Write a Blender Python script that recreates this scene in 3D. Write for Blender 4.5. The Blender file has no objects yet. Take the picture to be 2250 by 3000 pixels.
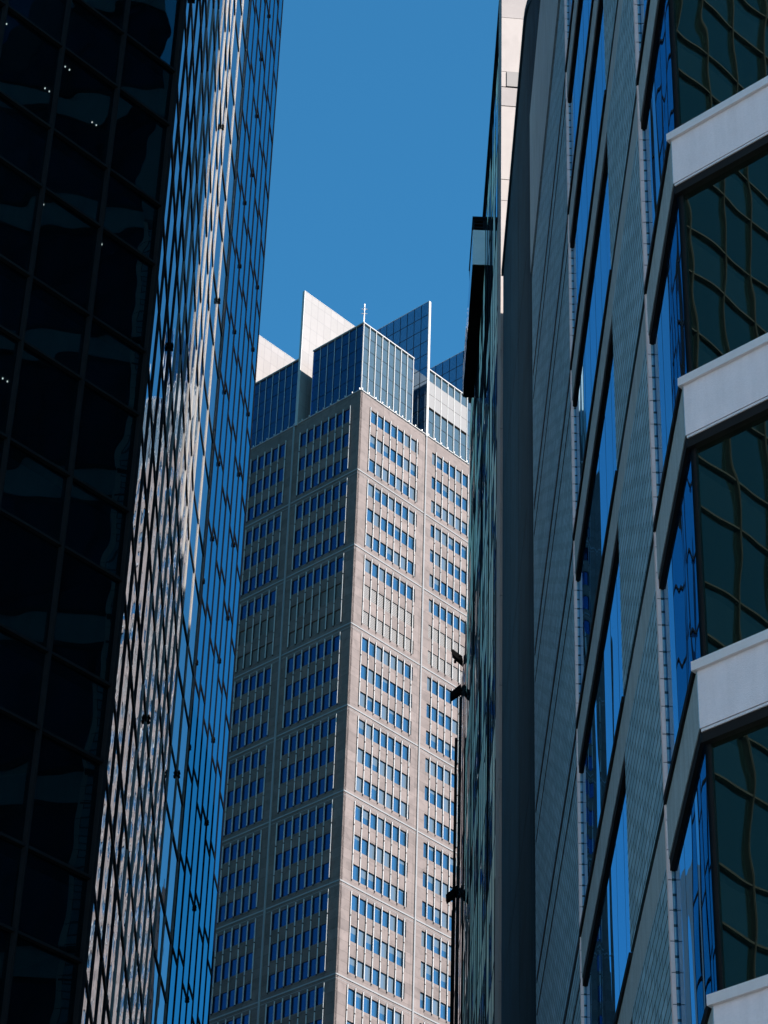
import bpy, math, random
from mathutils import Vector, Matrix
rnd = random.Random(7)
S = bpy.context.scene
COL = S.collection
rad = math.radians

# ------------------------------------------------------------------ camera
PITCH, ROLL = rad(35.368), rad(2.0136)
cam_d = bpy.data.cameras.new("camera"); cam = bpy.data.objects.new("camera", cam_d); COL.objects.link(cam)
cam_d.sensor_width = 36; cam_d.lens = 7611 / 3000 * 36
cam_d.clip_start = 0.1; cam_d.clip_end = 6000
fw = Vector((0, math.cos(PITCH), math.sin(PITCH))); r0 = Vector((1, 0, 0)); u0 = r0.cross(fw)
rt = r0 * math.cos(ROLL) + u0 * math.sin(ROLL); up = u0 * math.cos(ROLL) - r0 * math.sin(ROLL)
m = Matrix((rt, up, -fw)).transposed().to_4x4(); m.translation = Vector((0, 0, 1.6))
cam.matrix_world = m
S.camera = cam

# ------------------------------------------------------------------ light
SUN_AZ, SUN_EL = 129.0, 47.0
W = bpy.data.worlds.new("World"); S.world = W; W.use_nodes = True
nt = W.node_tree; nt.nodes.clear()
sky = nt.nodes.new("ShaderNodeTexSky"); sky.sky_type = 'NISHITA'; sky.sun_disc = False
sky.sun_elevation = rad(SUN_EL); sky.sun_rotation = rad(SUN_AZ)
sky.air_density = 0.6; sky.dust_density = 0.0; sky.ozone_density = 6.0; sky.altitude = 50
tint = nt.nodes.new("ShaderNodeMixRGB"); tint.blend_type = 'MULTIPLY'; tint.inputs[0].default_value = 1
tint.inputs[2].default_value = (0.38, 1.04, 1.0, 1)
bg = nt.nodes.new("ShaderNodeBackground"); bg.inputs[1].default_value = 0.075
out = nt.nodes.new("ShaderNodeOutputWorld")
nt.links.new(sky.outputs[0], tint.inputs[1]); nt.links.new(tint.outputs[0], bg.inputs[0]); nt.links.new(bg.outputs[0], out.inputs[0])
sd = bpy.data.lights.new("sun", 'SUN'); sd.energy = 4.9; sd.angle = rad(0.5); sd.color = (1.0, 0.93, 0.88)
sun = bpy.data.objects.new("sun", sd); COL.objects.link(sun)
sv = Vector((math.sin(rad(SUN_AZ)) * math.cos(rad(SUN_EL)), math.cos(rad(SUN_AZ)) * math.cos(rad(SUN_EL)), math.sin(rad(SUN_EL))))
sun.rotation_euler = sv.to_track_quat('Z', 'Y').to_euler(); sun.location = sv * 300
S.view_settings.view_transform = 'Standard'; S.view_settings.look = 'None'
S.view_settings.exposure = 1.97; S.view_settings.gamma = 1; S.view_settings.use_curve_mapping = False
S.render.engine = 'CYCLES'; S.cycles.max_bounces = 8; S.cycles.glossy_bounces = 5; S.cycles.transparent_max_bounces = 8

# ------------------------------------------------------------------ materials
def mat(name):
    M = bpy.data.materials.new(name); M.use_nodes = True
    n = M.node_tree; n.nodes.clear()
    o = n.nodes.new("ShaderNodeOutputMaterial")
    return M, n, o
def N(n, t, **kw):
    x = n.nodes.new(t)
    for k, v in kw.items(): setattr(x, k, v)
    return x
def uvmap(n, sx=1, sy=1, ox=0, oy=0):
    u = N(n, "ShaderNodeUVMap", uv_map="UVMap"); mp = N(n, "ShaderNodeMapping")
    mp.inputs['Scale'].default_value = (sx, sy, 1); mp.inputs['Location'].default_value = (ox, oy, 0)
    n.links.new(u.outputs[0], mp.inputs[0]); return mp.outputs[0]
def noise(n, vec, scale, detail=2, rough=0.5, dist=0.0):
    x = N(n, "ShaderNodeTexNoise"); x.inputs['Scale'].default_value = scale; x.inputs['Detail'].default_value = detail
    x.inputs['Roughness'].default_value = rough; x.inputs['Distortion'].default_value = dist
    n.links.new(vec, x.inputs['Vector']); return x.outputs['Fac']
def ramp(n, fac, pts):
    r = N(n, "ShaderNodeValToRGB"); e = r.color_ramp.elements
    while len(e) < len(pts): e.new(0.5)
    for i, (p, c) in enumerate(pts): e[i].position = p; e[i].color = (*c, 1)
    n.links.new(fac, r.inputs[0]); return r.outputs[0]
def mixc(n, f, a, b, mode='MIX'):
    x = N(n, "ShaderNodeMixRGB", blend_type=mode)
    for i, v in enumerate((f, a, b)):
        if isinstance(v, (int, float)): x.inputs[i].default_value = v
        elif isinstance(v, tuple): x.inputs[i].default_value = (*v, 1)
        else: n.links.new(v, x.inputs[i])
    return x.outputs[0]

def glass(name, base, tintc=(1, 1, 1), ior=1.6, fmin=0.0, amp=0.004, scale=0.6, sx=1.0, sy=1.0, fine=0.0, transp=0.0, tcol=(.5, .6, .65), rough=0.0, fmax=1.0):
    M, n, o = mat(name)
    vec = uvmap(n, sx, sy)
    h = noise(n, vec, scale, 1.0, 0.4, 0.0)
    b = N(n, "ShaderNodeBump"); b.inputs['Strength'].default_value = 1; b.inputs['Distance'].default_value = amp
    n.links.new(h, b.inputs['Height']); nrm = b.outputs[0]
    if fine:
        h2 = noise(n, uvmap(n, sx * 1.3, sy * 1.3, 3, 7), scale * 5, 0.0, 0.4)
        b2 = N(n, "ShaderNodeBump"); b2.inputs['Strength'].default_value = 1; b2.inputs['Distance'].default_value = fine
        n.links.new(h2, b2.inputs['Height']); n.links.new(nrm, b2.inputs['Normal']); nrm = b2.outputs[0]
    d = N(n, "ShaderNodeBsdfDiffuse"); d.inputs[0].default_value = (*base, 1)
    g = N(n, "ShaderNodeBsdfGlossy"); g.inputs['Color'].default_value = (*tintc, 1); g.inputs['Roughness'].default_value = rough
    n.links.new(nrm, g.inputs['Normal'])
    body = d.outputs[0]
    if transp > 0:
        t = N(n, "ShaderNodeBsdfTransparent"); t.inputs[0].default_value = (*tcol, 1)
        mt = N(n, "ShaderNodeMixShader"); mt.inputs[0].default_value = transp
        n.links.new(body, mt.inputs[1]); n.links.new(t.outputs[0], mt.inputs[2]); body = mt.outputs[0]
    f = N(n, "ShaderNodeFresnel"); f.inputs[0].default_value = ior; n.links.new(nrm, f.inputs['Normal'])
    mr = N(n, "ShaderNodeMapRange"); mr.inputs['To Min'].default_value = fmin; mr.inputs['To Max'].default_value = fmax
    n.links.new(f.outputs[0], mr.inputs['Value'])
    mx = N(n, "ShaderNodeMixShader"); n.links.new(mr.outputs[0], mx.inputs[0]); n.links.new(body, mx.inputs[1]); n.links.new(g.outputs[0], mx.inputs[2])
    n.links.new(mx.outputs[0], o.inputs[0]); return M

def plain(name, col, rough=0.5, metal=0.0, nscale=3.0, var=0.15, bump=0.0, bscale=60, spec=0.4, streak=0.0):
    M, n, o = mat(name)
    p = N(n, "ShaderNodeBsdfPrincipled"); p.inputs['Roughness'].default_value = rough; p.inputs['Metallic'].default_value = metal
    p.inputs['Specular IOR Level'].default_value = spec
    vec = uvmap(n)
    f = noise(n, vec, nscale, 5, 0.6)
    c = ramp(n, f, [(0.25, tuple(x * (1 - var) for x in col)), (0.75, tuple(min(1, x * (1 + var)) for x in col))])
    if streak:
        f2 = noise(n, uvmap(n, 3.5, .35, 5, 3), 1.6, 4, 0.65)
        c = mixc(n, 1.0, c, ramp(n, f2, [(0.35, (1 - streak,) * 3), (0.6, (1, 1, 1))]), 'MULTIPLY')
        f3 = noise(n, vec, 28, 2, 0.7)
        c = mixc(n, 1.0, c, ramp(n, f3, [(0.3, (1 - streak * .8,) * 3), (0.6, (1, 1, 1))]), 'MULTIPLY')
    n.links.new(c, p.inputs['Base Color'])
    if bump:
        h = noise(n, vec, bscale, 2, 0.6); b = N(n, "ShaderNodeBump"); b.inputs['Distance'].default_value = bump
        n.links.new(h, b.inputs['Height']); n.links.new(b.outputs[0], p.inputs['Normal'])
    n.links.new(p.outputs[0], o.inputs[0]); return M

def slabs(name, c1, c2, cj, bw, bh, joint, nscale=1.5, rough=0.7, offset=0.0, vein=0.15, bump=0.0, spec=0.3, oy=0.0, ox=0.0, fine=0.0):
    M, n, o = mat(name)
    p = N(n, "ShaderNodeBsdfPrincipled"); p.inputs['Roughness'].default_value = rough; p.inputs['Specular IOR Level'].default_value = spec
    vec = uvmap(n, 1, 1, ox, oy)
    br = N(n, "ShaderNodeTexBrick"); br.offset = offset; br.inputs['Scale'].default_value = 1
    br.inputs['Brick Width'].default_value = bw; br.inputs['Row Height'].default_value = bh; br.inputs['Mortar Size'].default_value = joint
    br.inputs['Mortar Smooth'].default_value = 0.0; br.inputs['Bias'].default_value = 0
    br.inputs['Color1'].default_value = (*c1, 1); br.inputs['Color2'].default_value = (*c2, 1); br.inputs['Mortar'].default_value = (*cj, 1)
    n.links.new(vec, br.inputs['Vector'])
    f = noise(n, vec, nscale, 7, 0.62, 1.2)
    v = ramp(n, f, [(0.3, (1 - vein,) * 3), (0.5, (1, 1, 1)), (0.62, (1 + vein * 0.3,) * 3), (0.75, (1 + vein,) * 3)])
    c = mixc(n, 1.0, br.outputs[0], v, 'MULTIPLY')
    n.links.new(c, p.inputs['Base Color'])
    if bump:
        b = N(n, "ShaderNodeBump"); b.inputs['Distance'].default_value = bump; b.invert = True
        n.links.new(br.outputs['Fac'], b.inputs['Height']); last = b.outputs[0]
        if fine:
            h = noise(n, vec, 40, 3, 0.6); b2 = N(n, "ShaderNodeBump"); b2.inputs['Distance'].default_value = fine
            n.links.new(h, b2.inputs['Height']); n.links.new(last, b2.inputs['Normal']); last = b2.outputs[0]
        n.links.new(last, p.inputs['Normal'])
    n.links.new(p.outputs[0], o.inputs[0]); return M

def emis(name, col, st):
    M, n, o = mat(name); e = N(n, "ShaderNodeEmission"); e.inputs[0].default_value = (*col, 1); e.inputs[1].default_value = st
    n.links.new(e.outputs[0], o.inputs[0]); return M

M_ = dict(
    tower_stone=slabs("tower_stone", (0.122, 0.095, 0.087), (0.092, 0.072, 0.066), (0.031, 0.024, 0.020), 2.6, 1.298, .012, 0.55, .75, 0.0, .26, oy=.35, ox=.75),
    fin_white=plain("fin_white", (.32, .305, .29), .35, .0, 2, .08),
    groove_metal=plain("groove_metal", (0.190, 0.182, 0.176), .35, .1, 2, .05),
    win=glass("tower_window_glass", (.002, .008, .025), (.18, .45, .95), 1.6, .08, .0015, .5),
    blind=glass("tower_window_blind", (.062, .088, .112), (.62, .8, 1.0), 1.5, .06, .0015, .5),
    winlit=glass("tower_window_sunlit", (.014, .048, .095), (.62, .8, 1.0), 1.6, .11, .0015, .5),  # paler copy of the pane glass, sunlit face's brightness put in the colour
    louvre=plain("louvre", (0.121, 0.113, 0.109), .6, 0, 6, .08),
    darkmetal=plain("dark_metal", (.008, .009, .010), .6, 0, 3, .3, spec=.12),
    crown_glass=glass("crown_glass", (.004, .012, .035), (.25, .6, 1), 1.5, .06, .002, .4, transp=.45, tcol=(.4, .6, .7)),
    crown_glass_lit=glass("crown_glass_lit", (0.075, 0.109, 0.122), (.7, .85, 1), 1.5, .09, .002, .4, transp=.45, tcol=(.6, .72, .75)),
    blade_white=slabs("blade_white", (0.194, 0.179, 0.172), (0.175, 0.162, 0.155), (0.101, 0.095, 0.095), 1.3, 2.3, .02, 2, .5, 0.0, .05),
    blade_glass=glass("blade_glass", (.015, .05, .10), (.55, .78, 1), 1.6, .24, .0025, .4),
    crown_wall=plain("crown_wall", (0.080, 0.104, 0.128), .7, 0, .5, .3),
    crown_panel=plain("crown_panel", (0.138, 0.130, 0.126), .5, 0, 2, .04),
    lt_dark=glass("dark_curtain_glass", (.0018, .004, .005), (.30, .80, 1), 1.33, 0.02, .03, .42, sx=.55, sy=1.3, fine=.0, transp=.35, tcol=(.35, .5, .6)),
    lt_side=glass("mirror_curtain_glass", (.004, .01, .016), (.86, .92, 1), 2.6, .16, .011, .42, sx=1.5, sy=.55, fine=.0005),
    lt_far=glass("far_curtain_glass", (.002, .010, .03), (.28, .80, 1), 2.2, .08, .004, .35, sx=1, sy=.6),
    mull=plain("mullion_dark", (.008, .009, .010), .6, .0, 4, .3, spec=.08),
    mull_sunlit=plain("mullion_sunlit", (0.168, 0.154, 0.140), .45, .0, 4, .12),  # same mullion as the dark one, sunlight's tan put in the colour
    interior=plain("interior_dark", (.010, .016, .022), .8, 0, .4, .4),
    ceiling=plain("ceiling_dark", (.035, .05, .065), .8, 0, .6, .3),
    lamp=emis("lamp_glow", (1.0, .93, .75), 1.0),
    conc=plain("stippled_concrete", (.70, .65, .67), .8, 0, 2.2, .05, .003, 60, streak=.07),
    conc_shade=plain("shaded_side_concrete", (.30, .46, .54), .8, 0, 2.2, .07, .004, 55, streak=.2),  # same concrete as the front bands, bluish shade of the side put in the colour
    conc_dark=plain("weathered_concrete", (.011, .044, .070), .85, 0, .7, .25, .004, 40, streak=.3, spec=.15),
    sill=plain("sill_metal", (.7, .68, .68), .35, .3, 5, .05),
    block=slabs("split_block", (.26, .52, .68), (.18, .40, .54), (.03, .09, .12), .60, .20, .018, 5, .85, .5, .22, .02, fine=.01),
    r_blue=glass("blue_side_glass", (.002, .012, .03), (.42, .74, 1.0), 2.3, .05, .003, .5, sx=1.5, sy=.4),
    r_green=glass("green_front_glass", (.004, .0085, .0075), (.85, 1, .70), 1.6, .34, .0048, .65),
    pier=slabs("pier_stone", (0.260, 0.233, 0.219), (0.239, 0.213, 0.203), (0.066, 0.061, 0.055), 300, 300, .0, .5, .7, 0, .12, ox=9, oy=.4),
    pier_grey=plain("pier_stone_grey", (0.189, 0.169, 0.163), .7, 0, .9, .12, .003, 20),
    pier_side=slabs("pier_stone_side", (.5, .46, .44), (.45, .41, .4), (.2, .18, .17), 3, 3.1, .03, .5),
    r3_glass=glass("grazing_glass", (.008, .018, .022), (.75, .9, 1), 2.0, .06, .007, .5, sx=1.5, sy=.4),
    r3_panel=plain("green_grey_panel", (.88, .78, .58), .45, 0, 1, .25),
    mirror=glass("silver_glass", (.01, .02, .03), (.95, .95, 1), 3.0, .25, .004, .5, sx=3, sy=.3),
    boxgrey=plain("box_grey", (.9, .74, .68), .5, 0, 2, .08),
    black=plain("matt_black", (.003, .003, .003), .9, 0, 2, .2, spec=.02),
    beige=slabs("beige_stone", (.5, .46, .43), (.44, .4, .38), (.2, .18, .17), 3, 3.9, .12, 1, .8),
    beige_dark=slabs("block_facade", (.028, .030, .032), (.022, .024, .026), (.02, .03, .04), 3, 3.9, .5, 1, .6),
    asphalt=plain("asphalt", (.05, .05, .052), .9, 0, 8, .2, .004, 60),
    paving=slabs("paving", (.26, .26, .26), (.22, .22, .22), (.1, .1, .1), .6, .6, .01, 2, .85),
    ground=plain("ground", (.035, .035, .035), .9, 0, .2, .2),
    paint=plain("road_paint", (.7, .7, .68), .7, 0, 8, .1),
)

# ------------------------------------------------------------------ mesh helper
def dirv(az): return Vector((math.sin(rad(az)), math.cos(rad(az)), 0))
class Frame:
    """origin on the plan, u along the facade, n outward"""
    def __init__(s, o, uaz, naz):
        s.o = Vector((o[0], o[1], 0)); s.u = dirv(uaz); s.n = dirv(naz)
        s.flip = s.u.cross(Vector((0, 0, 1))).dot(s.n) < 0
    def P(s, a, z, d=0.0): return s.o + s.u * a + s.n * d + Vector((0, 0, z))
class MB:
    def __init__(s): s.v = []; s.f = []; s.uv = []; s.mi = []
    def quad(s, ps, uvs, mi=0):
        k = len(s.v); s.v += [tuple(p) for p in ps]; s.f.append(tuple(range(k, k + len(ps)))); s.uv.append(uvs); s.mi.append(mi)
    def box(s, F, a0, a1, z0, z1, d0, d1, mi=0):
        P = F.P
        c = {(i, j, k): P((a0, a1)[i], (z0, z1)[j], (d0, d1)[k]) for i in (0, 1) for j in (0, 1) for k in (0, 1)}
        def q(ps, uvs, mi):
            if F.flip: ps = ps[::-1]; uvs = uvs[::-1]
            s.quad(ps, uvs, mi)
        q([c[0,0,1], c[1,0,1], c[1,1,1], c[0,1,1]], [(a0,z0),(a1,z0),(a1,z1),(a0,z1)], mi)
        q([c[0,0,0], c[0,1,0], c[1,1,0], c[1,0,0]], [(a0,z0),(a0,z1),(a1,z1),(a1,z0)], mi)
        q([c[0,0,0], c[0,0,1], c[0,1,1], c[0,1,0]], [(d0,z0),(d1,z0),(d1,z1),(d0,z1)], mi)
        q([c[1,0,0], c[1,1,0], c[1,1,1], c[1,0,1]], [(d0,z0),(d0,z1),(d1,z1),(d1,z0)], mi)
        q([c[0,1,0], c[0,1,1], c[1,1,1], c[1,1,0]], [(a0,d0),(a0,d1),(a1,d1),(a1,d0)], mi)
        q([c[0,0,0], c[1,0,0], c[1,0,1], c[0,0,1]], [(a0,d0),(a1,d0),(a1,d1),(a0,d1)], mi)
    def pane(s, F, a0, a1, z0, z1, d, jit=0.0, mi=0):
        j = [d + rnd.uniform(-jit, jit) for _ in range(3)]; j.append(j[0] + j[2] - j[1])
        off = (rnd.uniform(0, 50), rnd.uniform(0, 50)) if jit else (0, 0)
        ps = [F.P(a0, z0, j[0]), F.P(a1, z0, j[1]), F.P(a1, z1, j[2]), F.P(a0, z1, j[3])]
        uv = [(a0 + off[0], z0 + off[1]), (a1 + off[0], z0 + off[1]), (a1 + off[0], z1 + off[1]), (a0 + off[0], z1 + off[1])]
        if F.flip: ps.reverse(); uv.reverse()
        s.quad(ps, uv, mi)
    def prism(s, pts, z0, z1, mi=0):
        n = len(pts); L = 0
        for i in range(n):
            a, b = pts[i], pts[(i + 1) % n]; l = math.dist(a, b)
            s.quad([(*a, z0), (*b, z0), (*b, z1), (*a, z1)], [(L, z0), (L + l, z0), (L + l, z1), (L, z1)], mi); L += l
        s.quad([(*p, z1) for p in pts], [tuple(p) for p in pts], mi)
        s.quad([(*p, z0) for p in reversed(pts)], [tuple(p) for p in reversed(pts)], mi)
    def tube(s, p, q, r, n=8, mi=0, r2=None):
        p, q = Vector(p), Vector(q); r2 = r if r2 is None else r2
        ax = (q - p).normalized(); t = ax.cross(Vector((0, 0, 1)));
        if t.length < .01: t = Vector((1, 0, 0))
        t.normalize(); w = ax.cross(t)
        A = [p + (t * math.cos(2*math.pi*i/n) + w * math.sin(2*math.pi*i/n)) * r for i in range(n)]
        B = [q + (t * math.cos(2*math.pi*i/n) + w * math.sin(2*math.pi*i/n)) * r2 for i in range(n)]
        for i in range(n):
            j = (i + 1) % n; s.quad([A[i], A[j], B[j], B[i]], [(i, 0), (i+1, 0), (i+1, 1), (i, 1)], mi)
        s.quad(list(reversed(A)), [(0, 0)] * n, mi); s.quad(B, [(0, 0)] * n, mi)
    def build(s, name, mats, parent=None):
        if not s.f: return None
        me = bpy.data.meshes.new(name); me.from_pydata(s.v, [], s.f); me.update()
        uv = me.uv_layers.new(name="UVMap"); i = 0
        for k, p in enumerate(me.polygons):
            p.material_index = s.mi[k]
            for t in s.uv[k]: uv.data[i].uv = t; i += 1
        if not isinstance(mats, (list, tuple)): mats = [mats]
        for x in mats: me.materials.append(x)
        o = bpy.data.objects.new(name, me); COL.objects.link(o)
        if parent: o.parent = parent; o.matrix_parent_inverse = parent.matrix_world.inverted()
        return o
def thing(name, label, cat, loc, group=None):
    o = bpy.data.objects.new(name, None); COL.objects.link(o); o.location = loc; o['label'] = label; o['category'] = cat
    o.empty_display_size = .5
    if group: o['group'] = group
    o.matrix_world = Matrix.Translation(loc); return o
def tag(o, label, cat, group=None):
    o['label'] = label; o['category'] = cat
    if group: o['group'] = group
    return o
class Parts:
    """first `cap` pieces become objects of their own, the rest one 'stuff' part"""
    def __init__(s, name, mats, parent, cap=100): s.n = name; s.m = mats; s.p = parent; s.cap = cap; s.items = []
    def new(s, size): b = MB(); s.items.append((size, b)); return b
    def finish(s):
        it = sorted(s.items, key=lambda x: -x[0]); rest = MB()
        for i, (_, b) in enumerate(it):
            if i < s.cap: b.build(s.n, s.m, s.p)
            else:
                k = len(rest.v); rest.v += b.v; rest.f += [tuple(x + k for x in f) for f in b.f]; rest.uv += b.uv; rest.mi += b.mi
        if rest.f:
            o = rest.build(s.n, s.m, s.p); o['kind'] = 'stuff'

# ------------------------------------------------------------------ ground and street
def struct(name, b, m):
    o = b.build(name, m); o['kind'] = 'structure'; return o
G = Frame((0, 0), 90, 180)
b = MB(); b.quad([(-1500, -800, -.13), (1500, -800, -.13), (1500, 2500, -.13), (-1500, 2500, -.13)], [(-1500, -800), (1500, -800), (1500, 2500), (-1500, 2500)]); struct("ground", b, M_['ground'])
b = MB(); b.quad([(-3.2, -60, -.126), (2.6, -60, -.126), (2.6, 255, -.126), (-3.2, 255, -.126)], [(-3.2, -60), (2.6, -60), (2.6, 255), (-3.2, 255)]); struct("road", b, M_['asphalt'])
b = MB()
for i in range(40): b.quad([(-.36, -50 + i * 7, -.122), (-.24, -50 + i * 7, -.122), (-.24, -47 + i * 7, -.122), (-.36, -47 + i * 7, -.122)], [(0, 0), (1, 0), (1, 1), (0, 1)])
struct("road_marking", b, M_['paint'])
for x0, x1 in ((-4.8, -3.2), (2.6, 3.5)):
    b = MB(); b.prism([(x0, 24), (x1, 24), (x1, 255), (x0, 255)], -.13, 0.0); struct("pavement", b, M_['paving'])

# ------------------------------------------------------------------ central stone tower
PC = (-3.565, 266.976); UA = 43.525
RFm = Frame(PC, UA, UA + 90); LFm = Frame(PC, UA - 90, UA - 180)
def uvp(u, v): p = Vector((PC[0], PC[1], 0)) + dirv(UA) * u + dirv(UA - 90) * v; return (p.x, p.y)
T = thing("stone_tower", "tall beige stone tower with a white bladed glass crown, seen corner-on between the dark buildings", "tower", (PC[0], PC[1], 0))
SIDE = 25.2; SU = 38.0; STOP = 210.45; DEP = .38
b = MB(); b.prism([uvp(DEP + .1, DEP + .1), uvp(SU, DEP + .1), uvp(SU, SIDE), uvp(DEP + .1, SIDE)], 0, STOP - .2); b.build("core", M_['interior'], T)
ZB = 104.2
wall = MB(); fins = Parts("fin", M_['fin_white'], T, 100); clips_stems = MB()
wins = Parts("window", [M_['win'], M_['blind'], M_['louvre'], M_['winlit']], T, 100)
blade = MB()
def facade(F, right):
    o = .0 if right else .003
    PD = -.15 if right else -.10
    SIDE = SU if right else 25.2
    WH = 1.99 if right else 2.14
    if right:
        groups = [(1.85, 8, 11.4, 0), (14.78, 7, 23.3, .68), (27.4, 7, 36.0, .68)]
        grooves = (12.78, 25.4)
    else:
        groups = [(1.66, 8, 10.85, 0), (13.4, 8, 22.6, 0)]
        grooves = (12.0,)
    # solid strips at ends and centre
    segs = [(-.0 if right else DEP + .0, groups[0][0])]
    for i, (s0, n, s1, lead) in enumerate(groups):
        nx = groups[i + 1][0] - groups[i + 1][3] if i + 1 < len(groups) else SIDE
        segs.append((s1, nx))
    segs[0] = (0 if right else 0.0, groups[0][0])
    for a, c in segs: wall.box(F, a + (0 if right or a > 0 else .0), c, ZB, STOP - o, -DEP, -o)
    wall.box(F, 0, SIDE, 0, ZB, -DEP, -o)
    nrow = 24
    tops = [208.42 - (k // 3) * 11.68 - (0, 3.92, 7.80)[k % 3] for k in range(nrow)]
    for (s0, n, s1, lead) in groups:
        a0 = s0 - lead
        # spandrels
        prev = STOP
        for k, zt in enumerate(tops):
            wall.box(F, a0, s1, zt, prev - o, -DEP, -o - .002)
            prev = zt - WH
        wall.box(F, a0, s1, ZB, prev, -DEP, -o - .002)
        for k, zt in enumerate(tops):
            if zt - 2 < ZB: continue
            mech = (k >= 7 and k <= 8)
            xs = [s0 + i * 1.3 for i in range(n)]
            cells = [(xs[i], xs[i + 1]) for i in range(n - 1)]
            if s1 - xs[-1] > .2: cells.append((xs[-1], s1))
            if lead: cells.insert(0, (a0, xs[0]))
            for (c0, c1) in cells:
                size = 1.0 / (200 + (c0 if right else c0 * 1.4 + 20) + abs(zt - 150))
                w = wins.new(size)
                if mech:
                    for q in range(8):
                        z = zt - WH + q * .25
                        w.box(F, c0 + .06, c1 - .06, z, z + .2, -.16 if right else -.2, -.10 if right else -.12, 2)
                    w.box(F, c0 + .03, c1 - .03, zt - WH, zt, -.24, -.20, 2)
                else:
                    r = rnd.random()
                    f = 0 if r < .30 else (rnd.choice((.12, .12, .25, .45, .55)) if r < .72 else 1.0)
                    if not right: f = 0 if r < .8 else rnd.choice((.2, .5, 1))
                    zc = zt - WH * f
                    if f < 1: w.pane(F, c0, c1, zt - WH, zc, PD, .004, 3 if right else 0)
                    if f > 0: w.pane(F, c0, c1, zc, zt, PD, .004, 1 if right else 0)
            # fins
            for i, x in enumerate(xs):
                if k % 3 == 0: z0, z1 = zt - 2.75, zt + .25
                elif k % 3 == 1: z0, z1 = zt - 2.72, zt + .97
                else: z0, z1 = zt - 2.15, zt + 1.02
                fb = fins.new(1.0 / (200 + x + (0 if right else 15) + abs(zt - 150)))
                fb.box(F, x - .05, x + .05, z0, z1, .05, .17)
                clips_stems.box(F, x - .035, x + .035, z0 - .16, z0 - .02, -.02, .12)
                clips_stems.box(F, x - .035, x + .035, zt - WH, zt, -.35, .05)  # stem coloured dark to give the unlit reveal's strip of shade
    # horizontal double bands
    for i in range(0, 9):
        z = 197.70 - 11.68 * i + (.0 if right else .004)
        if z < ZB: break
        band = MB(); band.box(F, -.06 if right else -.055, SIDE, z - .09, z + .09, -.05, .055)
        band.box(F, 0, SIDE, z - .50, z - .45, -.05, .012); band.build('band_course', M_['groove_metal'], T)
    for g in grooves: blade.box(F, g - .11, g + .11, ZB, STOP + (.3), -.05, .16)
facade(RFm, True); facade(LFm, False)
wall.prism([uvp(.4, SIDE), uvp(.4, SIDE - .3), uvp(SU - .3, SIDE - .3), uvp(SU - .3, .4), uvp(SU, .4), uvp(SU, SIDE)], 0, STOP - .01)
wall.build("wall", M_['tower_stone'], T); fins.finish(); wins.finish()
clips_stems.build("fin_bracket_shade_stem", M_['darkmetal'], T);  blade.build("blade_foot", M_['groove_metal'], T)
b = MB(); b.prism([uvp(.35, .35), uvp(SU - .4, .35), uvp(SU - .4, SIDE - .4), uvp(.35, SIDE - .4)], STOP - .19, STOP - .02); b.build("roof_deck", M_['crown_wall'], T)
# blades
BT = 233.5
def blade_plate(name, mats, along_u, pos, l0, l1, z0, grid=True):
    # along_u: runs along u at v=pos ; else runs along v at u=pos
    if along_u: F = Frame(uvp(0, pos), UA, UA + 90)
    else: F = Frame(uvp(pos, 0), UA - 90, UA - 180)
    o = MB(); o.box(F, l0, l1, z0, BT, -.18, .18); ob = o.build(name, mats[0], T)
    e = MB(); e.box(F, l0 - .14, l0, z0 - .2, BT + .08, -.2, .2); e.box(F, l0, l1, BT, BT + .07, -.2, .2)
    if grid == 'glass':
        x = l0 + 1.3
        while x < l1: e.box(F, x - .03, x + .03, z0, BT, .18, .215, 1); x += 1.3
        z = BT - 2.3
        while z > z0: e.box(F, l0, l1, z - .03, z + .03, .18, .21, 1); z -= 2.3
    else:
        pass
    e.build("blade_trim", [M_['fin_white'], M_['darkmetal']], ob)
blade_plate("white_blade", [M_['blade_white']], True, 11.62, -.05, 24.5, STOP)
blade_plate("white_blade", [M_['blade_white']], True, 23.25, 1.5, 24.5, STOP)
blade_plate("glass_blade", [M_['blade_glass']], False, 12.78, -.05, 24.5, STOP, 'glass')
blade_plate("glass_blade", [M_['blade_glass']], False, 24.1, .8, 24.5, STOP, 'glass')
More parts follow.
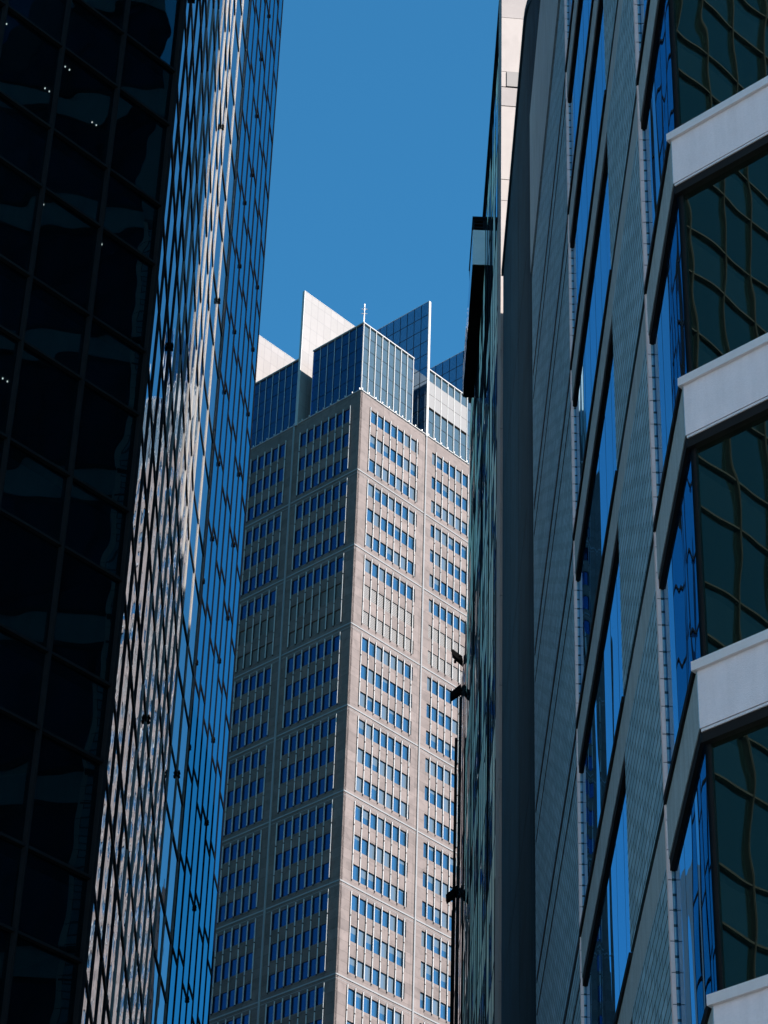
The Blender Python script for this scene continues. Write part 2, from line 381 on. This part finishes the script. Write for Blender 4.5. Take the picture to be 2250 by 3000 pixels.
# glass crown boxes
GT = 221.75
def crown_box(u0, u1, v0, v1, panel=False, core=True):
    FR = Frame(uvp(u0, v0), UA, UA + 90); FL = Frame(uvp(u0, v0), UA - 90, UA - 180)
    FE = Frame(uvp(u1, v0), UA - 90, UA); FB = Frame(uvp(u0, v1), UA, UA - 90)
    gl = MB(); mu = MB()
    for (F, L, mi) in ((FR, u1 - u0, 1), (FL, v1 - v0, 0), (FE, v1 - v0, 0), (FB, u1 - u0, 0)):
        n = max(1, round(L / 1.3)); st = L / n; d = 0
        for i in range(n):
            for z0, z1 in ((STOP, 213.2), (213.2, 215.5), (215.5, 217.8), (217.8, 219.9), (219.9, GT)):
                if panel and F is FR and i < n - 1 and 215.4 < z0 < 219.8: continue
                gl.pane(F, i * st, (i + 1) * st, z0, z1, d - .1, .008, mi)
        for i in range(n + 1):
            w_ = .05 if F is FR else .03
            x = min(max(i * st, w_), L - w_)
            mu.box(F, x - w_, x + w_, STOP, GT, -.04, .06 if F is FR else .02, 0)
        for z in (213.2, 215.5, 217.8, 219.9): mu.box(F, 0, L, z - .02, z + .02, -.12, -.07, 1)
    g = gl.build("crown_glazing", [M_['crown_glass'], M_['crown_glass_lit']], T)
    mu.build("mullion", [M_['fin_white'], M_['darkmetal']], g)
    t = MB(); t.prism([tuple(FR.P(-.09, 0, .1).xy), tuple(FR.P(u1 - u0 + .09, 0, .1).xy), tuple(FR.P(u1 - u0 + .09, 0, -(v1 - v0) - .1).xy), tuple(FR.P(-.09, 0, -(v1 - v0) - .1).xy)], GT, GT + .16)
    t.build("coping", M_['fin_white'], g)
    if core:
        c = MB(); c.prism([uvp(u0 + .9, v0 + 1.1), uvp(u1 - 2.9, v0 + 1.1), uvp(u1 - 2.9, v0 + 6.6), uvp(u0 + .9, v0 + 6.6)], STOP, 220.6)
        c.build("plant_room", M_['crown_wall'], T)
        f = MB()
        for z in (213.2, 217.4):
            f.prism([uvp(u0 + .3, v0 + .3), uvp(u1 - .3, v0 + .3), uvp(u1 - .3, v1 - .3), uvp(u0 + .3, v1 - .3)], z, z + .18)
        f.build("floor_beam", M_['louvre'], g)
    if panel:
        p = MB(); n = round((u1 - u0) / 1.3) - 1; st = (u1 - u0) / (n + 1)
        for i in range(n):
            for z0, z1 in ((215.5, 217.68), (217.74, 219.9)): p.box(FR, i * st + .05, (i + 1) * st - .05, z0, z1, -.1, .0)
        p.build("grey_panel", M_['crown_panel'], T)
        q = MB(); q.box(FR, 0, n * st, 215.2, 215.48, -.3, -.06); q.build("panel_shadow_gap", M_['black'], T)
crown_box(0, 9.95, 0, 9.2)
crown_box(12.98, 22.3, .0, 9.0, panel=True)
crown_box(0, 9.5, 11.9, 20.6)
crown_box(25.5, 35.5, .0, 9.0)
# parapet rail and small lamps on the stone edge
rl = MB(); rl.box(RFm, 0, SU, STOP + .02, STOP + .14, .0, .1); rl.box(LFm, 0, SIDE, STOP + .023, STOP + .143, .0, .1)
rl.build("parapet_rail", M_['fin_white'], T)
lm = Parts("parapet_knob", M_['fin_white'], T, 100)
for F in (RFm, LFm):
    for i in range(19):
        x = .15 + i * 1.3
        q = lm.new(1); q.tube(F.P(x, STOP + .1, .1), F.P(x, STOP + .36, .1), .09, 8)
lm.finish()
an = thing("antenna_mast", "slim white antenna mast rising behind the crown's front corner", "antenna", (*uvp(3.4, 3.3), GT + .16))
q = MB(); p = Vector((*uvp(3.4, 3.3), 0))
q.tube(p + Vector((0, 0, GT + .16)), p + Vector((0, 0, 229.0)), .10, 8, r2=.08); q.build("mast", M_['fin_white'], an)
for z in (225.2, 227.3, 228.1):
    q = MB(); q.tube(p + Vector((-.4, 0, z)), p + Vector((.4, 0, z)), .05, 6); q.tube(p + Vector((0, -.4, z + .12)), p + Vector((0, .4, z + .12)), .05, 6)
    q.build("cross_arm", M_['fin_white'], an)

# ------------------------------------------------------------------ left dark tower
C0 = (-4.812, 40.415)
LT = thing("dark_glass_tower", "near dark glass tower filling the left side, its mirrored flank full of warped reflections", "tower", (C0[0], C0[1], 0))
DF = Frame(C0, 223.6, 133.6)                    # dark street face
F1 = Frame(C0, -0.95, 89.05)
e1 = F1.P(15.4, 0); F3 = Frame((e1.x, e1.y), 3.0, 93.0)
e3 = F3.P(3.08, 0)
LZ0, LH = 14.52, 67.0
Zs = []
z = LZ0
while z < 65: Zs += [(z, z + 2.3), (z + 2.3, z + 3.888)]; z += 3.888
panes = Parts("glass_pane", [M_['lt_dark'], M_['lt_side']], LT, 100)
mu_d = MB(); mu_s = MB(); tr_s = MB(); mu_t = MB()
PW = 1.54
for i in range(24):
    for (z0, z1) in Zs:
        w = panes.new(10 - i * .3 - abs(z0 - 30) * .02 if i < 8 else 0)
        w.pane(DF, i * PW, (i + 1) * PW, z0, z1, -.06, .006, 0)
for i in range(25):
    x = max(i * PW, .03)
    mu_d.box(DF, x - .028, x + .028, LZ0, Zs[-1][1], -.1, .05)
    mu_d.box(DF, x - .012, x + .012, LZ0, Zs[-1][1], .05, .065)
for (z0, z1) in Zs: mu_d.box(DF, 0, 24 * PW, z0 - .028, z0 + .028, -.1, .03)
for (F, n) in ((F1, 10), (F3, 2)):
    for i in range(n):
        for (z0, z1) in Zs:
            w = panes.new(6 - (i + (10 if F is F3 else 0)) * .3 - abs(z0 - 36) * .03)
            w.pane(F, i * PW, (i + 1) * PW, z0, z1, -.005, .003, 1)
    for i in range(n + (1 if F is F3 else 0)):
        if F is F1 and i == 0: continue
        x = i * PW
        tgt = mu_t if (F is F3 or i >= 4) else mu_s  # bays within the sun patch take the sunlit tone
        tgt.box(F, x - .022, x + .022, LZ0, Zs[-1][1], -.05, .026)
    for (z0, z1) in Zs: tr_s.box(F, 0, n * PW, z0 - .055, z0 + .055, -.05, .016)
mu_s.box(DF, -.02, .06, 0, LH, -.04, .07)
panes.finish()
mu_d.build("mullion_grid", M_['mull'], LT); mu_s.build("corner_mullion", M_['mull'], LT); tr_s.build("transom", M_['mull'], LT); mu_t.build("sunlit_mullion", M_['mull_sunlit'], LT)
# interior behind the dark face, core behind the mirrored flank
far = DF.P(37, 0); inn = dirv(313.6)
b = MB()
cI = Vector((*C0, 0)) + dirv(223.6) * .6 + inn * 5.0
b.prism([(cI.x, cI.y), tuple((far + inn * 5.0).xy), tuple((far + inn * 30).xy), tuple((Vector((*C0, 0)) + inn * 40).xy)], 0, LH - .1)
b.build("core_wall", M_['interior'], LT)
b = MB(); bk = MB()
pts_f = [tuple(F1.P(.25, 0, -.12).xy), tuple(F1.P(15.4, 0, -.12).xy), tuple(F3.P(3.06, 0, -.12).xy), (e3.x - 9, e3.y + 1.5), (e3.x - 12, e3.y - 14)]
b.prism(pts_f, 0, LH - .2); b.build("flank_core", M_['interior'], LT)
sl = MB()
for (z0, z1) in Zs[1::2]:
    P = [tuple(DF.P(.3, 0, -.15).xy), tuple(DF.P(36.9, 0, -.15).xy), tuple(DF.P(36.9, 0, -5.1).xy), tuple(DF.P(.3, 0, -5.1).xy)]
    sl.prism(P, z0 + .15, z1 - .25)
sl.build("ceiling_slab", M_['ceiling'], LT)
lp = Parts("ceiling_lamp", M_['lamp'], LT, 100)
for k, (z0, z1) in enumerate(Zs[1::2]):
    if k < 4 or k > 8: continue
    for i in range(1, 6):
        for dd in (-.5, -1.3, -2.6):
            if rnd.random() < .35: continue
            x = i * PW - .6 + rnd.uniform(-.3, .3)
            q = lp.new(1)
            for e in (0, .12): q.tube(DF.P(x + e, z0 + .145, dd), DF.P(x + e, z0 + .12, dd), .013, 8)
lp.finish()
b = MB(); b.box(DF, 0, 37, 0, LZ0 - .04, -.4, -.02); b.box(F1, 0.02, 15.4, 0, LZ0 - .04, -.4, -.02); b.box(F3, 0.02, 3.08, 0, LZ0 - .04, -.4, -.02)
b.box(DF, 0, 37, Zs[-1][1] + .04, LH, -.4, -.02); b.box(F1, 0.02, 15.4, Zs[-1][1] + .04, LH, -.4, -.02); b.box(F3, 0.02, 3.08, Zs[-1][1] + .04, LH, -.4, -.02)
b.build("wall", M_['mull'], LT)
b = MB(); b.prism([tuple(DF.P(.2, 0, -.2).xy), tuple(DF.P(36.8, 0, -.2).xy), tuple((far + inn * 30).xy), (e3.x - 12, e3.y - 2), (e3.x - .3, e3.y - .2), tuple(F1.P(15.4, 0, -.3).xy)], LH - .6, LH - .1); b.build("roof", M_['interior'], LT)
# cleaning-rail brackets (dark star shaped clamps) on the flank
cl = Parts("rail_clamp", M_['black'], LT, 100)
def clamp(P, F, x, z, s=1.0):
    q = P.new(1)
    q.tube(F.P(x, z - .16 * s, .045), F.P(x, z + .16 * s, .045), .035 * s, 8)
    for dz in (-.05, .05): q.box(F, x - .11 * s, x + .11 * s, z + dz - .012, z + dz + .010, .02, .085)
    q.box(F, x - .012, x + .012, z - .2 * s, z + .26 * s, .02, .07)
for k, zi in enumerate(range(0, 26)):
    z0 = Zs[zi * 2][0] if zi * 2 < len(Zs) else None
    if z0 is None: break
    if zi % 2 == 0: clamp(cl, F1, (((9 - zi) // 2) % 5 * 2 + 1) * PW + .01, z0, .5)
    if zi % 4 == 1: clamp(cl, F3, PW, z0, .5)
cl.finish()

# ------------------------------------------------------------------ second glass tower on the left
E2 = (-6.513, 99.9)
L2 = thing("blue_glass_tower", "narrow strip of deep blue glass tower just behind the dark tower's mirrored flank", "tower", (E2[0], E2[1], 0))
FB = Frame(E2, 184.5, 94.5)
pn = Parts("glass_pane", M_['lt_far'], L2, 100); mu = MB(); tr = MB()
FH = 3.95
for i in range(13):
    off = .70 * (i % 2)
    for k in range(20):
        z0 = 28.7 + k * FH + off
        w = pn.new(20 - i - abs(z0 - 70) * .03); w.pane(FB, i * PW, (i + 1) * PW, z0, z0 + FH, -.006, .003)
        tr.box(FB, i * PW, (i + 1) * PW, z0 - .07, z0 + .07, -.08, .02)
    mu.box(FB, i * PW - .035, i * PW + .035, 0, 110, -.08, .026)
pn.finish(); mu.build("mullion", M_['black'], L2); tr.build("transom", M_['black'], L2)
b = MB(); bb = [tuple(FB.P(.02, 0, -.15).xy), tuple(FB.P(20, 0, -.15).xy), tuple(FB.P(20, 0, -14).xy), tuple(FB.P(.02, 0, -14).xy)]
b.prism(bb, 0, 110); b.build("core_wall", M_['interior'], L2)
cl = Parts("rail_clamp", M_['black'], L2, 100)
for k in range(20):
    for i, par in ((5, 0), (1, 1)):
        ii = i - (k // 3) + 4
        if 0 < ii < 13: clamp(cl, FB, ii * PW, 28.7 + k * FH + .74 * (ii % 2), .6)
cl.finish()

# ------------------------------------------------------------------ right building with concrete bands
CR = (3.54, 24.55)
R1 = thing("banded_office_building", "near office building at right with pale concrete bands, green windows and a slanting blockwork flank", "building", (CR[0], CR[1], 0))
FF = Frame(CR, 133.9, 223.9); FS = Frame(CR, 0, 270)
BZ = [25.18 + 4.03 * (k - 3) for k in range(-1, 19)]     # tops of bands
bandF, bandS, sillF, sillS, trimF, head = [Parts(n_, m_, R1, 100) for n_, m_ in (('concrete_band', M_['conc']), ('side_band', M_['conc_shade']), ('sill', M_['sill']), ('side_sill', M_['darkmetal']), ('drip_trim', M_['sill']), ('window_head', M_['darkmetal']))]; gf = Parts("front_window", M_['r_green'], R1, 60); gs = Parts("side_window", M_['r_blue'], R1, 100); fm = MB()
blockw = (MB(), MB())
Y = lambda y: y - CR[1]
W1a, W1b, B1b, W2b, B2b = 0, Y(27.62), Y(31.9), Y(39.45), Y(50.0)
RH = 44.9; RT = 88.0
for i, zt in enumerate(BZ):
    zb = zt - .86
    if zt > RT: break
    top = min(RT, zt + 4.03 - .86); low = zt < RH; topl = min(RH, top)
    sideb = W2b
    bandF.new(100 - zt).box(FF, 0.01, 34, zb, zt - .12, -.5, 0)
    sillF.new(100 - zt).box(FF, -.04, 34, zt - .12, zt, -.3, .045)
    trimF.new(100 - zt).box(FF, .02, 34, zb - .045, zb - .012, -.2, -.004)
    head.new(100 - zt).box(FF, .0, 34, zb - .17, zb - .046, -.4, -.02)
    head.new(100 - zt).box(FF, .0, 34, zt + .004, zt + .05, -.4, -.06)
    # front windows
    s = .08; n = 0
    while s < 33:
        w = 1.75; g = gf.new(50 - s)
        g.pane(FF, s, s + w, zt + .05, top - .17, -.11, .002)
        fm.box(FF, s + w - .03, s + w + .03, zt + .05, top - .17, -.16, -.075)
        s += w
    fm.box(FF, .0, .08, zt + .05, top - .17, -.16, -.085)
    # side bands
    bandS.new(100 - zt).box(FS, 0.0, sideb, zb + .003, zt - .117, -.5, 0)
    for a, c in ((W1a - .02, W1b), (B1b, W2b)):
        sillS.new(100 - zt).box(FS, a, c, zt - .117, zt - .003, -.3, .035)
        head.new(100 - zt).box(FS, a + .02, c, zb - .15, zb + .0, -.4, -.012)
    sillS.new(100 - zt).box(FS, W1b, B1b, zt - .115, zt - .09, -.3, .006)
    for (a, c, n) in ((W1a, W1b, 3), (B1b, W2b, 7)):
        tp = top
        st = (c - a) / n
        for k in range(n):
            g = gs.new(40 - a - k + (4 if zt < 40 else 0)); g.pane(FS, a + k * st, a + (k + 1) * st - .0, zt + .0, tp - .145, -.055, .0012)
            if k: fm.box(FS, a + k * st - .006, a + k * st + .006, zt, tp - .14, -.07, -.0535)
    for (a, c) in ((W1b, B1b), (W2b, B2b))[:2 if low else 1]:
        blockw[a > W1b].box(FS, a, c, zt - (.0 if a < W2b else .86), topl if a > W1b else top, -.4, .012)
    # dark joints across the far blockwork
    if low:
        head.new(100 - zt).box(FS, W2b + .02, B2b - .3, zt - .19, zt - .02, -.3, .0225)
        head.new(100 - zt).box(FS, W2b + .02, B2b - .3, zb - .05, zb - .0, -.3, .0225)
for p_ in (bandF, bandS, sillF, sillS, trimF, head): p_.finish()
gf.finish(); gs.finish(); fm.build("window_frame", M_['darkmetal'], R1); 
for q in blockw: q.build('block_wall', M_['block'], R1)
# pale quoin edge on the ends of the block piers
q = MB()
for a in (W1b, W2b):
    z = 6.0
    while z < (RT if a == W1b else RH) - .4: q.box(FS, a - .015, a + .1, z, z + .385, -.03, .018); z += .40
q.build("quoin", M_['conc'], R1)
b = MB()
b.prism([tuple(FS.P(.4, 0, -.45).xy), tuple(FS.P(B2b, 0, -.45).xy), (25, 50), (31, 20), tuple(FF.P(34, 0, -.45).xy), tuple(FF.P(.4, 0, -.45).xy)], 0, RH - .05)
b.build("core_wall", M_['interior'], R1)
# smooth concrete attic above the blockwork and rounded end wall
b = MB(); b.box(FS, W2b, B2b + .3, RH + .003, 50.4, -9, .03); b.build("attic_wall", M_['conc_shade'], R1)
rw = MB()
yn = 50.35
pts = [(3.54, 63.2), (3.54, yn + 1.9)]
for k in range(1, 9):
    a = k / 8 * math.pi / 2
    pts.append((3.54 + .75 * (1 - math.cos(a)), yn + 1.9 - 1.9 * math.sin(a)))
pts += [(9, yn), (9, 63.2)]
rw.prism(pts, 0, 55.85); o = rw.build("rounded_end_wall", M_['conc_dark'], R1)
sm = MB(); FW_ = Frame((3.54, yn + 1.9), 0, 270)
for z in (47.2, 39.0, 30.8, 22.6): sm.box(FW_, 0.0, 10.9, z - .015, z + .015, -.05, .004)
for a_ in (3.4, 7.1): sm.box(FW_, a_ - .012, a_ + .012, 0, 55.8, -.05, .0035)
sm.build("panel_joint", M_['darkmetal'], R1)
cp = MB(); pts2 = [(x - (.06 if x < 3.6 else .0), y) for x, y in pts]
cp.prism(pts2, 55.854, 56.1); cp.build("coping", M_['conc_dark'], R1)
# upper core, then unseen roof masses added to block and slot the sun
b = MB(); b.prism([tuple(FS.P(.4, 0, -.45).xy), tuple(FS.P(W2b - .05, 0, -.45).xy), (6, 38.6), (20, 25), tuple(FF.P(30, 0, -.45).xy), tuple(FF.P(.4, 0, -.45).xy)], RH - .04, RT - .05); b.build('upper_core', M_['interior'], R1)
b = MB(); b.prism([(8, 22), (22, 10), (26, 26), (8, 35.7)], RH, 100); b.build("sun_blocker_near", M_['conc_dark'], R1)
b = MB(); b.prism([(8.0, 48), (14, 43.6), (18, 50), (9.05, 57.5), (8.0, 57.5)], 50.5, 100); b.build("sun_blocker_far", M_['conc_dark'], R1)

# ------------------------------------------------------------------ right rear building: sunlit pier + grazing glass flank
R3 = thing("pier_and_glass_building", "slim glass building behind the blockwork flank with a sunlit pale stone end pier", "building", (3.54, 64, 0))
FP = Frame((3.50, 63.9), 86, 176)
pb = Parts("stone_block", [M_['pier'], M_['pier_grey'], M_['crown_panel']], R3, 60)
lv = [56.5]
while lv[-1] > 4: lv.append(lv[-1] - 3.1)
for a_, c_ in zip(lv[1:], lv[:-1]): pb.new(c_).box(FP, 0, 12, a_, c_ - .025, -.8, 0, 0)
for a_, c_, m_ in ((56.5, 59.73, 0), (59.75, 60.66, 0), (60.69, 64.03, 0), (64.07, 64.93, 1), (65.69, 68.30, 0), (68.32, 71.5, 1), (71.53, 76, 0), (76.03, 90, 0)): pb.new(c_).box(FP, 0, 12, a_, c_, -.8, 0, m_)
pb.new(65).box(FP, .18, 12, 64.97, 65.67, -.8, .03, 2); pb.new(64).box(FP, 0, .165, 64.97, 65.67, -.8, 0, 0)
pb.finish()
F3r = Frame((3.50, 64.75), 0, 270)
Z3 = 69.9
gl = Parts("glass_pane", [M_['r3_glass'], M_['r3_panel']], R3, 100); mu = MB()
n = 16; st = 23.2 / n
for i in range(n):
    for k in range(17):
        z0 = 2.2 + k * 3.9
        if z0 > Z3 - 1: break
        sp = rnd.random() < .5
        g = gl.new(50 - i + k * .1)
        g.pane(F3r, i * st, (i + 1) * st, z0, min(Z3, z0 + 2.5), -.012, .002, 1 if sp and rnd.random() < .8 else 0)
        g.pane(F3r, i * st, (i + 1) * st, z0 + 2.5, min(Z3, z0 + 3.9), -.010, .002, 1 if rnd.random() < .7 else 0)
        if sp: mu.box(F3r, i * st, (i + 1) * st, z0, z0 + 2.5, -.04, -.014)
    mu.box(F3r, i * st - .03, i * st + .03, 0, Z3, -.08, .001 + .022 * (i % 4 == 0))
for k in range(17): mu.box(F3r, 0, 23.2, 2.2 + k * 3.9 - .06, 2.2 + k * 3.9 + .06, -.08, -.004)
mu.box(F3r, 0, 23.2, Z3, Z3 + .25, -.3, .05)
gl.finish(); mu.build("mullion", M_['mull'], R3)
b = MB(); b.prism([(3.65, 64.8), (22, 64.8), (22, 88), (3.65, 88)], 0, Z3 - .05); b.build("core_wall", M_['interior'], R3)
# projecting box with a railing
BX = thing("projecting_roof_box", "boxy projecting canopy with pale end panel, black soffit and roof railing", "canopy", (3.3, 75, 66.5), None)
FX = Frame((3.48, 75.0), 0.0, 270)
b = MB(); b.box(FX, 0, 8.2, 66.5, 68.2, 0, .44); b.build("soffit_box", M_['black'], BX)
b = MB(); b.box(FX, -.03, -.002, 66.5, 68.23, -.02, .455); b.build("end_panel", M_['boxgrey'], BX)
b = MB(); b.pane(FX, 0.0, 8.2, 66.52, 68.2, .452, 0.0); b.build("side_glass", M_['mirror'], BX)
b = MB()
for z in (68.42, 68.6, 68.78): b.box(FX, .02, .06, z - .02, z + .02, 0, .44); b.box(FX, .02, 3, z - .02, z + .02, .40, .44)
for x in (0, 1, 2, 3): b.box(FX, .0 + x, .06 + x, 68.25, 68.8, .39, .45)
b.box(FX, .0, .06, 68.25, 68.8, .0, .05)
b.box(FX, -.04, 3.1, 68.84, 68.92, -.05, .47); b.build("railing", M_['darkmetal'], BX)

# ------------------------------------------------------------------ farther silver glass building
R4 = thing("silver_glass_building", "low silvery mirror-glass building beyond the projecting canopy, edge-on", "building", (3.54, 88.5, 0))
def stepbox(y0, y1, z1, x=3.54):
    F = Frame((x, y0), 0, 270); n = max(1, round((y1 - y0) / 1.5)); st = (y1 - y0) / n
    k = 0
    for i in range(n):
        z = 24.0
        while z < z1:
            zz = min(z1, z + 3.8); g = r4g.new(100 - y0 + (z > 30)); g.pane(F, i * st, (i + 1) * st, z, zz, -.006, .002); z += 3.8
        r4m.box(F, i * st - .03, i * st + .03, 0, z1, -.08, .010)
    r4m.box(F, n * st - .06, n * st, 0, z1, -.08, .05)
    z = 24.0
    while z < z1: r4m.box(F, 0, y1 - y0, z - .04, z + .04, -.06, .0); z += 3.8
    r4c.prism([(x + .1, y0 + .01), (x + 14, y0 + .01), (x + 14, y1 - .03), (x + .1, y1 - .03)], 0, z1 - .02)
r4g = Parts("glass_pane", M_['mirror'], R4, 100); r4m = MB(); r4c = MB()
stepbox(88.6, 95.2, 59.6); stepbox(95.2, 100.6, 52.2)
r4g.finish(); r4m.build("mullion", M_['mull'], R4); r4c.build("core_wall", M_['interior'], R4)
# floodlights fixed to the silver building
def flood(name, label, y, z, arm, tilt):
    arm *= .8; x = 3.54 - arm
    o = thing(name, label, "floodlight", (3.5, y, z), "floodlights on the silver building's edge")
    q = MB(); q.tube((3.54, y, z), (x + .1, y, z), .03, 6); q.tube((3.54, y, z - .3), (x + .2, y, z - .02), .02, 6); q.build("bracket_arm", M_['black'], o)
    F = Frame((x, y), 90, 180); q = MB()
    c = [F.P(-.32, z - .35 * tilt - .0), F.P(.32, z + .35 * tilt)]
    for (dx, dz, s) in ((0, 0, 1),):
        p0 = F.P(-.20, z - .24 * tilt); p1 = F.P(.24, z + .16 * tilt)
        v = [p0 + Vector((0, 0, -.13)), p1 + Vector((0, 0, -.17)), p1 + Vector((0, 0, .17)), p0 + Vector((0, 0, .13))]
        q.quad(v, [(0, 0)] * 4); w = [a + Vector((.05, .35, 0)) for a in v]; q.quad(list(reversed(w)), [(0, 0)] * 4)
        for i in range(4): j = (i + 1) % 4; q.quad([v[j], v[i], w[i], w[j]], [(0, 0)] * 4)
    q.build("lamp_housing", M_['black'], o)
    q = MB(); q.tube(F.P(-.06, z - .34), F.P(-.06, z - .22), .055, 8); q.build("sensor", M_['black'], o)
flood("floodlight", "uppermost black floodlight on the silver building, tilted down to the right", 93.5, 60.6, .30, -1)
flood("floodlight", "black floodlight directly below the uppermost one, tilted up to the right", 93.5, 58.9, .36, 1)
flood("floodlight", "third black floodlight from the top, mounted on a pole", 93.8, 49.6, .40, 1)
flood("floodlight", "lowest small black floodlight at the silver building's edge", 98.5, 43.4, .30, 1)
o = thing("mounting_pole", "thin black vertical pole carrying the third floodlight", "pole", (3.35, 93.9, 20))
q = MB(); q.tube((3.34, 93.9, 20), (3.34, 93.9, 56.8), .055, 8); q.build("pole", M_['black'], o)

# ------------------------------------------------------------------ added blocks out of frame, cutting low sky and bouncing sun (seen in reflections)
for (x, y, w, d, h, lab) in ((-72, 205, 66, 46, 300, "dark sky blocker added beyond the left edge of the stone tower"), (-125, 262, 40, 34, 135, "broad dark sky blocker added west of the stone tower"), (-118, 318, 44, 44, 215, "dark sky blocker added far behind the dark glass tower"), (-70, 372, 50, 36, 205, "dark sky blocker added north of the stone tower"), (-150, 190, 50, 60, 330, "very tall dark sky blocker added off to the left"), (-105, 140, 40, 50, 300, "tall dark sky blocker added between the low blocks at left"),
                        (-75, 150, 34, 30, 150, "dark sky blocker added behind the dark glass tower"), (-75, -45, 40, 70, 75, "pale block added behind the viewer to bounce sunlight")):
    t = thing("added_block", lab, "added light block", (x, y, 0)); b = MB()
    b.prism([(x - w/2, y - d/2), (x + w/2, y - d/2), (x + w/2, y + d/2), (x - w/2, y + d/2)], 0, h); b.build("wall", M_['beige' if y < 0 else 'beige_dark'], t)
